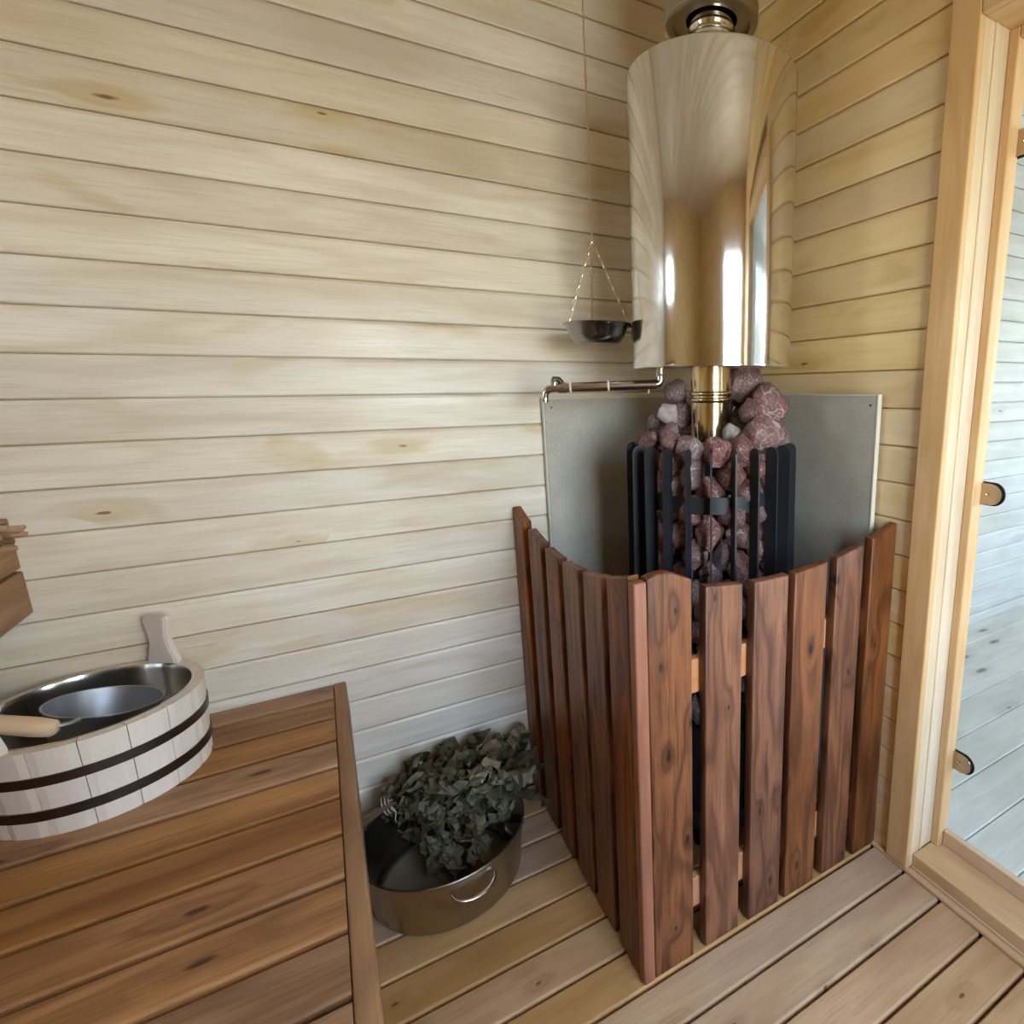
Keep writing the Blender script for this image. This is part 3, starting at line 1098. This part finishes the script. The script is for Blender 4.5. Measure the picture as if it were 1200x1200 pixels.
J = Vector((-.003, .004, 1.600 - BZ + .05))
topz = CEIL - (BZ - .05)
link('chain', mesh_of('chain', chain(J, (J.x, J.y, topz), .020, .0010, .0024), 'chain'), bowl)
for ang in (PI + .15, -.55, 1.35):
    link('chain', mesh_of('chain', chain((math.cos(ang) * .083, math.sin(ang) * .083, .050), J, .014, .0015, .0034), 'chain'), bowl)
bm = bmesh.new()
tube(bm, [J + Vector((math.cos(2 * PI * k / 12) * .005, 0, math.sin(2 * PI * k / 12) * .005)) for k in range(13)], .001, 6, caps=False)
link('joining_ring', mesh_of('joining_ring', bm, 'chain'), bowl)


# ================================================================== STONES
def stone_mesh(seed, cuts=7, sub=3):
    r = random.Random(seed)
    bm = bmesh.new()
    bmesh.ops.create_icosphere(bm, subdivisions=sub, radius=1.0)
    planes = []
    for _ in range(cuts):
        n = Vector((r.gauss(0, 1), r.gauss(0, 1), r.gauss(0, 1))).normalized()
        planes.append((n, r.uniform(.55, .84)))
    off = Vector((r.uniform(0, 50), r.uniform(0, 50), r.uniform(0, 50)))
    from mathutils import noise
    for v in bm.verts:
        c = v.co.copy()
        for n, d in planes:
            k = c.dot(n)
            if k > d:
                c = c - n * (k - d) * .95
        c *= 1 + .12 * noise.noise(c * 1.6 + off) + .06 * noise.noise(c * 4 + off) + .025 * noise.noise(c * 10 + off)
        v.co = c
    return mesh_of('stone', bm, 'stone', angle=34)


SM = [stone_mesh(100 + i, cuts=9 + i % 5) for i in range(9)]
rs = random.Random(21)
stones = []     # x, y, z, r
# rows just inside the fins
z = .44
row = 0
while z < 1.085:
    rr = rs.uniform(.036, .041)
    n = 13
    for k in range(n):
        a = 2 * PI * (k + (row % 2) * .5) / n + rs.uniform(-.12, .12)
        R_ = rs.uniform(.027, .042)
        stones.append([math.cos(a) * (.188 - R_), math.sin(a) * (.188 - R_), z + rs.uniform(-.014, .014), R_])
    z += .050
    row += 1
# heap on top around the flue: bearing measured from the camera direction, + to the photo's right
def top(ang, rad, z, r):
    a = view + ang
    stones.append([math.cos(a) * rad, math.sin(a) * rad, z, r, 1])


nbase = len(stones)
tops = [(-.28, .163, 1.078, .034), (.16, .166, 1.074, .036), (.52, .160, 1.082, .032), (-1.45, .165, 1.105, .034), (-1.05, .175, 1.108, .030), (-.70, .155, 1.100, .028), (-1.62, .135, 1.150, .034), (-1.30, .115, 1.165, .032),
        (-.95, .125, 1.128, .026), (2.55, .115, 1.150, .040), (-2.2, .105, 1.175, .040), (-1.9, .095, 1.225, .030),
        (.92, .150, 1.112, .050), (1.45, .165, 1.110, .040), (.62, .093, 1.118, .024), (1.15, .112, 1.180, .032), (1.72, .145, 1.185, .052),
        (2.1, .110, 1.245, .048), (2.0, .175, 1.150, .040), (2.5, .150, 1.200, .034), (3.0, .120, 1.120, .045), (-2.7, .16, 1.110, .045), (2.8, .10, 1.20, .04), (-2.45, .155, 1.165, .034)]
for t in tops:
    top(*t)
P_ = np.array([s[:3] for s in stones])
Rr_ = np.array([s[3] for s in stones])
P0_ = P_.copy()
for it in range(60):
    D = P_[:, None, :] - P_[None, :, :]
    dist = np.sqrt((D ** 2).sum(-1)) + 1e-9
    need = (Rr_[:, None] + Rr_[None, :]) * .93
    ov = np.clip(need - dist, 0, None)
    np.fill_diagonal(ov, 0)
    P_ += (D / dist[..., None] * ov[..., None] * .25).sum(1)
    P_ += (P0_ - P_) * .04
    rad = np.sqrt(P_[:, 0] ** 2 + P_[:, 1] ** 2)
    inside = P_[:, 2] < 1.10
    rmax = np.where(inside, .186 - Rr_ * .85, 9)
    rmin = np.where(P_[:, 2] < 1.04, .107 + Rr_ * .75, .060 + Rr_ * .8)
    tgt = np.clip(rad, np.minimum(rmin, rmax), np.maximum(rmax, rmin))
    f = tgt / rad
    P_[:, 0] *= f
    P_[:, 1] *= f

TOPL = {
    3: 'rounded stone on the left rim of the heater cage',
    6: 'small round reddish stone left of the heap, above the cage rim',
    7: 'pale-topped stone standing upright left of the flue pipe',
    8: 'small flat stone lying left in front of the flue pipe',
    10: 'dark brownish stone tucked against the left of the flue pipe',
    11: 'dark stone high behind the left side of the flue pipe',
    12: 'broad angular reddish stone with pale veins, right front of the heap',
    14: 'small pale stone touching the right foot of the flue pipe',
    15: 'oval reddish stone close to the right side of the flue pipe',
    16: 'largest smooth reddish stone in the heap right of the flue pipe',
    17: 'flat-topped purplish stone, topmost of the heap right of the flue',
    13: 'reddish stone at the right rim of the heater cage',
}
for i in range(len(stones)):
    me = SM[rs.randrange(len(SM))]
    r_ = Rr_[i]
    sc = (r_ * rs.uniform(1.0, 1.22), r_ * rs.uniform(.95, 1.12), r_ * rs.uniform(1.02, 1.35))
    if i >= nbase and i - nbase in (16, 17, 12):
        sc = (r_ * 1.15, r_ * 1.1, r_ * 1.1)
    o = link('sauna_stone', me, None, (SX + P_[i, 0], SY + P_[i, 1], P_[i, 2]), (rs.uniform(-.5, .5), rs.uniform(-.5, .5), rs.uniform(0, 6.28)), sc)
    if i >= nbase and (i - nbase) in TOPL:
        tag(o, TOPL[i - nbase], 'stone', 'stones heaped on top of the heater')
        if i - nbase in (14, 7):
            o.material_slots[0].link = 'OBJECT'
            o.material_slots[0].material = MAT['stone_pale']
    elif i >= nbase:
        a_ = (math.atan2(P_[i, 1], P_[i, 0]) - view + PI) % (2 * PI) - PI
        lab = ('reddish stone on the front rim of the heater cage, %s' % ('left of the middle fin' if a_ < 0 else 'first right of the middle fin' if a_ < .35 else 'second right of the middle fin')
               if abs(a_) < .62 else ('reddish stone at the back of the heap, left of the flue' if a_ < 0 else 'reddish stone at the back of the heap, right of the flue'))
        tag(o, lab, 'stone', 'stones on top of the heater: ' + lab)
    else:
        a_ = (math.atan2(P_[i, 1], P_[i, 0]) - view + PI) % (2 * PI) - PI       # 0 towards the camera, + to its right
        zz = P_[i, 2]
        if abs(a_) > 1.75:
            where = 'at the hidden back of the black heater cage, by the grey boards'
        else:
            side = 'left' if a_ < -.45 else 'right' if a_ > .45 else 'middle'
            lev = ('above the level band' if zz > .965 else 'just below the level band' if zz > .88 else
                   'level with the tops of the wooden slats' if zz > .79 else 'low down behind the wooden slats')
            where = 'in the %s of the black cage, %s' % (side, lev)
        tag(o, 'rough reddish-purple stone ' + where, 'stone', 'cage stones ' + where)

# ================================================================== LOWER BENCH
bench = empty('sauna_bench', (-1.19, 0, 0))
tag(bench, 'brown slatted lower bench carrying the pale wooden bucket', 'bench')
BZT = .50
gb = [-.0015, -.0781, -.1787, -.2809, -.387, -.491, -.597, -.704, -.807, -.913]
while gb[-1] > -2.05:
    gb.append(gb[-1] - .1045)


def bpart(name, bm, mat, parent=bench, **k):
    o = link(name, mesh_of(name, bm, mat, **k), parent)
    o.location = (1.19, 0, 0)
    return o


for i, (a, b_) in enumerate(zip(gb[:-1], gb[1:])):
    g = .0120 if i else .005
    w = (a - b_) - g
    bm = bmesh.new()
    bv = .004
    t = .026
    y1 = a - g / 2
    prof = [(-w, -t), (-w, -bv), (-w + .0012, -.0012), (-w + bv, 0), (-bv, 0), (-.0012, -.0012), (0, -bv), (0, -t)]
    extrude_profile_x(bm, prof, -1.35, 0)
    o = link('slat', mesh_of('bench_slat', bm, 'bench'), bench)
    o.location = (1.19 - 1.2085, y1, BZT)
# end board and frame
bpart('end_board', box(-1.2075, -1.180, gb[-1] - .03, -.0005, BZT - .092, BZT, .004, 3), 'bench_end', angle=40)
bpart('front_board', box(-2.56, -1.2080, gb[-1] - .030, gb[-1] - .002, BZT - .092, BZT, .004, 3), 'bench')
for yb in (-.06, -1.0, -1.95):
    bpart('bearer', box(-2.55, -1.2085, yb - .05, yb, BZT - .09, BZT - .0265), 'bench')
for yb in (-.055, -1.0, -1.98):
    for xb in (-1.262, -2.5):
        bpart('leg', box(xb, xb + .048, yb - .045, yb + .003, 0.0, BZT - .0905, .003), 'bench_end')

# ================================================================== UPPER BENCH
ub = empty('sauna_bench', (-1.69, 0, 0))
tag(ub, 'brown upper bench cut off by the left edge of the photo', 'bench')


def upart(name, bm, mat, **k):
    o = link(name, mesh_of(name, bm, mat, **k), ub)
    o.location = (1.69, 0, 0)
    return o


yb = -.001
for i in range(6):
    bm = bmesh.new()
    bv = .004
    w = .096
    prof = [(-w, -.026), (-w, -bv), (-w + bv, 0), (-bv, 0), (0, -bv), (0, -.026)]
    extrude_profile_x(bm, prof, -.90, 0)
    o = link('slat', mesh_of('bench_slat', bm, 'bench'), ub)
    o.location = (-.0012, yb, 1.0)
    yb -= .1015
upart('end_board', box(-1.712, -1.690, -.61, -.0005, .898, .9735, .003, 2), 'bench_end', angle=40)
upart('end_board', box(-1.712, -1.689, -.61, -.0005, .805, .893, .003, 2), 'bench_end', angle=40)
upart('front_board', box(-2.59, -1.7125, -.61, -.588, .805, .9735, .003, 2), 'bench')
upart('wall_cleat', box(-2.59, -1.7125, -.045, -.0005, .85, .9735, .002), 'bench')
for xb in (-2.58,):
    upart('post', box(xb, xb + .045, -.58, -.535, .5005, .9735, .003), 'bench_end')
upart('post', box(-1.765, -1.7125, -.587, -.54, .5005, .9735, .003), 'bench_end')

# bundle of twigs lying on the upper bench, tips over its end
tb = empty('twig_bundle', (-1.718, -.36, 1.0))
tag(tb, 'bundle of thin pale peeled twigs on the upper bench, tips pointing right', 'twigs')
rs = random.Random(8)
for k in range(18):
    y0 = rs.uniform(-.04, .04)
    z0 = .008 + rs.uniform(0, .045)
    bm = bmesh.new()
    x1 = .152 + rs.uniform(-.03, .014)
    rr = rs.uniform(.003, .0052)
    tube(bm, [(-.35, y0 * .5, .012 + z0 * .5), (-.1, y0 * .8, z0 * .9 + .004), (x1, y0 + rs.uniform(-.01, .01), z0 + rs.uniform(-.003, .006))], rr, 8)
    link('twig', mesh_of('twig', bm, 'twig_pale' if k % 3 else 'twig', angle=50), tb)

# ================================================================== BUCKET
BKX, BKY = -1.592, -.178
bk = empty('wooden_bucket', (BKX, BKY, BZT))
tag(bk, 'pale wooden stave bucket with two dark hoops on the lower bench', 'bucket')
NSV = 17
RB, RT, HB = .162, .171, .163


def bprof(z):
    return RB + (RT - RB) * z / HB


def stave(k, handle=False):
    bm = bmesh.new()
    a0 = 2 * PI * (k - .5) / NSV
    a1 = 2 * PI * (k + .5) / NSV
    t = .017
    n = 5
    levels = [0, HB * .5, HB]
    rows = []
    for z in levels:
        R0 = bprof(z)
        row = []
        for j in range(n + 1):
            a = a0 + (a1 - a0) * j / n
            # flattened outer face with soft edges
            am = (a0 + a1) / 2
            rr = R0 * math.cos((a1 - a0) / 2) / math.cos(a - am) * .35 + R0 * .65
            if j in (0, n):
                rr -= .0022
                a = a + (.004 if j == 0 else -.004)
            row.append((rr, a))
        rows.append(row)
    outer = [[bm.verts.new((r * math.cos(a), r * math.sin(a), z)) for r, a in row] for row, z in zip(rows, levels)]
    inner = [[bm.verts.new(((bprof(z) - t) * math.cos(a), (bprof(z) - t) * math.sin(a), z)) for r, a in row] for row, z in zip(rows, levels)]
    L = len(levels)
    for i in range(L - 1):
        for j in range(n):
            bm.faces.new((outer[i][j], outer[i][j + 1], outer[i + 1][j + 1], outer[i + 1][j]))
            bm.faces.new((inner[i][j + 1], inner[i][j], inner[i + 1][j], inner[i + 1][j + 1]))
        bm.faces.new((outer[i][0], outer[i + 1][0], inner[i + 1][0], inner[i][0]))
        bm.faces.new((outer[i][n], inner[i][n], inner[i + 1][n], outer[i + 1][n]))
    for j in range(n):
        bm.faces.new((outer[0][j + 1], outer[0][j], inner[0][j], inner[0][j + 1]))
        bm.faces.new((outer[L - 1][j], outer[L - 1][j + 1], inner[L - 1][j + 1], inner[L - 1][j]))
    return mesh_of('stave', bm, 'bucket')


HA = .98      # bearing of the right handle stave
for k in range(NSV):
    link('stave', stave(k), bk, rot=(0, 0, HA))


def bucket_handle():
    """paddle shaped ear that rises from the rim; local x outward, y across"""
    bm = bmesh.new()
    pr_ = [(0, .037), (.012, .035), (.030, .028), (.050, .0225), (.068, .022), (.085, .026), (.096, .029), (.103, .028), (.107, .024)]
    fr = [bm.verts.new((0, w * .88, z)) for z, w in pr_] + [bm.verts.new((0, -w * .88, z)) for z, w in pr_[::-1]]
    f = bm.faces.new(fr)
    r = bmesh.ops.extrude_face_region(bm, geom=[f])
    bmesh.ops.translate(bm, verts=[g for g in r['geom'] if isinstance(g, bmesh.types.BMVert)], vec=(.018, 0, 0))
    es = [e_ for e_ in bm.edges if abs(e_.verts[0].co.x - e_.verts[1].co.x) < 1e-6]
    bmesh.ops.bevel(bm, geom=es, offset=.003, segments=2, affect='EDGES')
    return mesh_of('ear', bm, 'bucket', angle=40)


hm = bucket_handle()
for a in (HA, HA + PI):
    link('ear', hm, bk, (math.cos(a) * (RT - .0195), math.sin(a) * (RT - .0195), HB - .001), (0, 0, a))
for z0, z1 in ((.033, .052), (.098, .116)):
    bm = bmesh.new()
    lathe(bm, [(bprof(z0) - .001, z0), (bprof(z0) + .0016, z0), (bprof(z1) + .0016, z1), (bprof(z1) - .001, z1)], 78, closed=True)
    link('hoop', mesh_of('hoop', bm, 'hoop', angle=40), bk)
bm = bmesh.new()
ri = RT - .0185
lathe(bm, [(0, .018), (.125, .018), (.140, .026), (.148, .045), (ri, HB - .010), (ri + .002, HB + .001), (ri - .0015, HB + .0015), (ri - .004, HB - .010),
           (.145, .046), (.137, .029), (.123, .021), (0, .021)], 80)
link('steel_insert', mesh_of('steel_insert', bm, 'steel_insert', angle=60), bk)

# ladle lying in the bucket
ld = empty('ladle', (-1.60, -.20, BZT + .09))
tag(ld, 'grey metal ladle with a wooden handle resting inside the pale bucket', 'ladle')
bm = bmesh.new()
lathe(bm, [(0, -.04), (.052, -.04), (.066, -.035), (.0725, -.02), (.082, .034), (.0845, .035), (.0845, .037), (.081, .0365), (.071, -.019), (.064, -.033), (.052, -.0375), (0, -.0375)], 64,
      mtx=Matrix.Rotation(.20, 4, 'Y') @ Matrix.Rotation(-.10, 4, 'X'))
cup = link('cup', mesh_of('cup', bm, 'ladle_metal', angle=60), ld, (.027, .008, .036))
h0 = Vector((.000, -.098, .084))
h1 = Vector((-.200, -.030, .140))
hd = (h1 - h0).normalized()
bm = bmesh.new()
tube(bm, [Vector((.020, -.072, .080)), Vector((.012, -.088, .084)), h0 + hd * .01], .004, 8)
link('ferrule', mesh_of('ferrule', bm, 'ladle_metal', angle=60), ld)
bm = bmesh.new()
tube(bm, [h0 + hd * t for t in (0, .006, .03, .10, .17, .205, .21)], .012, 16, rads=[.009, .0145, .0165, .0150, .0160, .0145, .009])
link('handle', mesh_of('ladle_handle', bm, 'ladle_wood', angle=50), ld)

# ================================================================== POT ON THE FLOOR
PX, PY = -1.012, -.228
pot = empty('steel_pot', (PX, PY, 0))
tag(pot, 'dull steel pot standing on the floor between bench and wooden guard', 'pot')
bm = bmesh.new()
lathe(bm, [(0, .001), (.160, .001), (.174, .006), (.180, .016), (.193, .145), (.1965, .147), (.1975, .150), (.1955, .152), (.1915, .150), (.178, .020), (.171, .010), (.158, .0045), (0, .0045)], 96)
link('pot_body', mesh_of('pot_body', bm, 'steel_pot', angle=50), pot)
bm = bmesh.new()
lathe(bm, [(0, .0048), (.150, .0048), (.156, .0062), (.150, .0056), (0, .0056)], 64)
link('pot_floor', mesh_of('pot_floor', bm, 'pot_bottom', angle=50), pot)
for a in (-1.42, -1.42 + PI):
    u = Vector((math.cos(a), math.sin(a), 0))
    v = Vector((-u.y, u.x, 0))
    bm = bmesh.new()
    pts = []
    for k in range(13):
        t = PI * k / 12
        pts.append(u * (.187 + .028 * math.sin(t)) + v * (.050 * math.cos(t)) + Vector((0, 0, .118 - .016 * math.sin(t))))
    tube(bm, pts, .0042, 10)
    link('handle', mesh_of('pot_handle', bm, 'chrome', angle=60), pot)

# ------------------------------------------------------------------ leaf whisk leaning in the pot
wk = empty('leaf_whisk', (-1.12, -.12, .12))
tag(wk, 'dried grey-green leafy bath whisk leaning in the floor pot against the wall', 'whisk')
rs = random.Random(3)


def leaf_mesh(seed, L_=.060, W_=.034):
    r = random.Random(seed)
    from mathutils import noise
    bm = bmesh.new()
    n = 7
    off = Vector((r.uniform(0, 9), r.uniform(0, 9), 0))
    prof = [.10, .62, .80, 1.0, .78, .62, .12]
    rows = []
    curl = r.uniform(-1.4, 1.4)
    fold = r.uniform(.2, 1.0) * r.choice((-1, 1))
    for i in range(n):
        t = i / (n - 1)
        w = prof[i] * W_ * (1 + r.uniform(-.2, .2)) * (.82 if i % 2 else 1.12)
        row = []
        for s in (-1, 0, 1):
            x = L_ * t
            y = s * w / 2
            z = abs(s) * fold * w * .45 + .35 * L_ * math.sin(t * curl * 2) * .5
            z += .018 * noise.noise(Vector((x * 55, y * 70, 0)) + off)
            y += .006 * noise.noise(Vector((x * 50, y * 50, 7)) + off)
            row.append(bm.verts.new((x, y, z)))
        rows.append(row)
    for a, b in zip(rows[:-1], rows[1:]):
        for j in range(2):
            bm.faces.new((a[j], a[j + 1], b[j + 1], b[j]))
    f = bm.faces[:]
    r2 = bmesh.ops.solidify(bm, geom=f, thickness=.0006)
    return bm


LM = [mesh_of('leaf', leaf_mesh(40 + i, .054 + .004 * (i % 4), .030 + .003 * (i % 3)), 'leaf') for i in range(8)]
Hh = Vector((-1.215, -.105, .155))          # handle end (behind the bench edge)
Tie = Vector((-1.105, -.115, .190))
tips = []


branch_pts = []
for k in range(15):
    v = -1 + 2 * k / 14
    e1 = Vector((-.825 + .10 * rs.uniform(-.6, 1) - .13 * abs(v), -.13 - .13 * v * .6 + rs.uniform(-.02, .02), .152 + .085 * (-v) * .9 + rs.uniform(-.03, .03)))
    mid = Tie.lerp(e1, .5) + Vector((0, 0, .012 + rs.uniform(-.01, .012)))
    branch_pts.append((Tie + Vector((0, .012 * v, .006 * rs.uniform(-1, 1))), mid, e1))
# a few twigs hang down into the pot
for k in range(7):
    # bare outer stems lying over the leaves
    v = rs.uniform(-1, 1)
    e1 = Vector((-.86 + rs.uniform(-.05, .06), -.20 - .04 * v, .20 + .05 * v))
    branch_pts.append((Tie + Vector((0, -.025, .012)), Tie.lerp(e1, .5) + Vector((0, -.02, .055)), e1))
for k in range(5):
    e1 = Vector((-.985 + rs.uniform(-.03, .05), -.26 + rs.uniform(-.03, .02), .075 + rs.uniform(-.02, .03)))
    mid = Tie.lerp(e1, .5) + Vector((0, 0, .05))
    branch_pts.append((Tie.copy(), mid, e1))


def bez(p, t):
    a, b, c = p
    return a * (1 - t) ** 2 + b * (2 * t * (1 - t)) + c * t ** 2


wk0 = wk.location.copy()
for i, bp in enumerate(branch_pts):
    bm = bmesh.new()
    hend = Hh + Vector((rs.uniform(-.03, .02), rs.uniform(-.018, .018), rs.uniform(-.012, .012)))
    pts = [hend] + [bez(bp, t) for t in (0, .2, .4, .6, .8, 1)]
    tube(bm, [p - wk0 for p in pts], .003, 6, rads=[.0040, .0038, .0034, .003, .0026, .002, .0012])
    link('twig', mesh_of('twig', bm, 'twig', angle=60), wk)
cnt = 0
fill = bmesh.new()
tmpl = [leaf_mesh(140 + i, .040, .026) for i in range(5)]
for m_ in range(1200):
    bp = branch_pts[rs.randrange(len(branch_pts))]
    t = rs.uniform(.0, 1.02) ** .75
    p = bez(bp, t)
    tg = (bez(bp, min(1, t + .05)) - bez(bp, max(0, t - .05))).normalized()
    p = p + Vector((rs.gauss(0, .017), rs.gauss(0, .020), rs.gauss(0, .016)))
    dirv = (tg + Vector((rs.gauss(0, .55), rs.gauss(0, .6), rs.gauss(0, .55)))).normalized()
    p.y = min(p.y, -.022)
    if (p + dirv * .05).y > -.006:
        dirv.y = -abs(dirv.y)
    rr = math.hypot(p.x - PX, p.y - PY)
    if p.z < .16 and rr > .165:
        p.z = .165
        dirv.z = abs(dirv.z)
    p.x = min(p.x, -.745 if p.y < -.03 else -.73)
    if (p + dirv * .06).x > -.735:
        dirv.x = -abs(dirv.x)
    p.z = max(p.z, .03)
    q = dirv.to_track_quat('X', 'Z')
    q = q @ Euler((rs.uniform(-2.5, 2.5), 0, 0)).to_quaternion()
    if m_ % 4 == 0:
        link('leaf', LM[rs.randrange(8)], wk, p - wk0, q.to_euler(), (rs.uniform(1.0, 1.65),) * 3)
        cnt += 1
    else:
        src = tmpl[rs.randrange(5)]
        vm = {}
        mt = Matrix.Translation(p - wk0) @ q.to_matrix().to_4x4()
        for v in src.verts:
            vm[v.index if v.index >= 0 else id(v)] = fill.verts.new(mt @ v.co)
        src.verts.ensure_lookup_table()
        src.verts.index_update()
        vl = list(vm.values())
        for f in src.faces:
            fill.faces.new([vl[v.index] for v in f.verts])
tag(link('small_leaves', mesh_of('small_leaves', fill, 'leaf'), wk), kind='stuff')
for t in tmpl:
    t.free()
# white string round the handle
bm = bmesh.new()
for k in range(3):
    c = Tie.lerp(Hh, .12 + .07 * k) - wk0
    ax = (Tie - Hh).normalized()
    u = ax.cross(Vector((0, 0, 1))).normalized()
    v = ax.cross(u)
    tube(bm, [c + u * .024 * math.cos(2 * PI * j / 14) + v * .022 * math.sin(2 * PI * j / 14) for j in range(15)], .0018, 6, caps=False)
c = Tie.lerp(Hh, .15) - wk0
tube(bm, [c + Vector((0, -.024, .01)), c + Vector((.01, -.034, -.006)), c + Vector((.006, -.036, -.028)), c + Vector((.018, -.036, -.045))], .0018, 6)
tube(bm, [c + Vector((0, -.018, .02)), c + Vector((.022, -.02, .026)), c + Vector((.035, -.022, .042))], .0016, 6)
tag(link('string', mesh_of('string', bm, 'string', angle=60), wk), 'white string tied round the twigs')
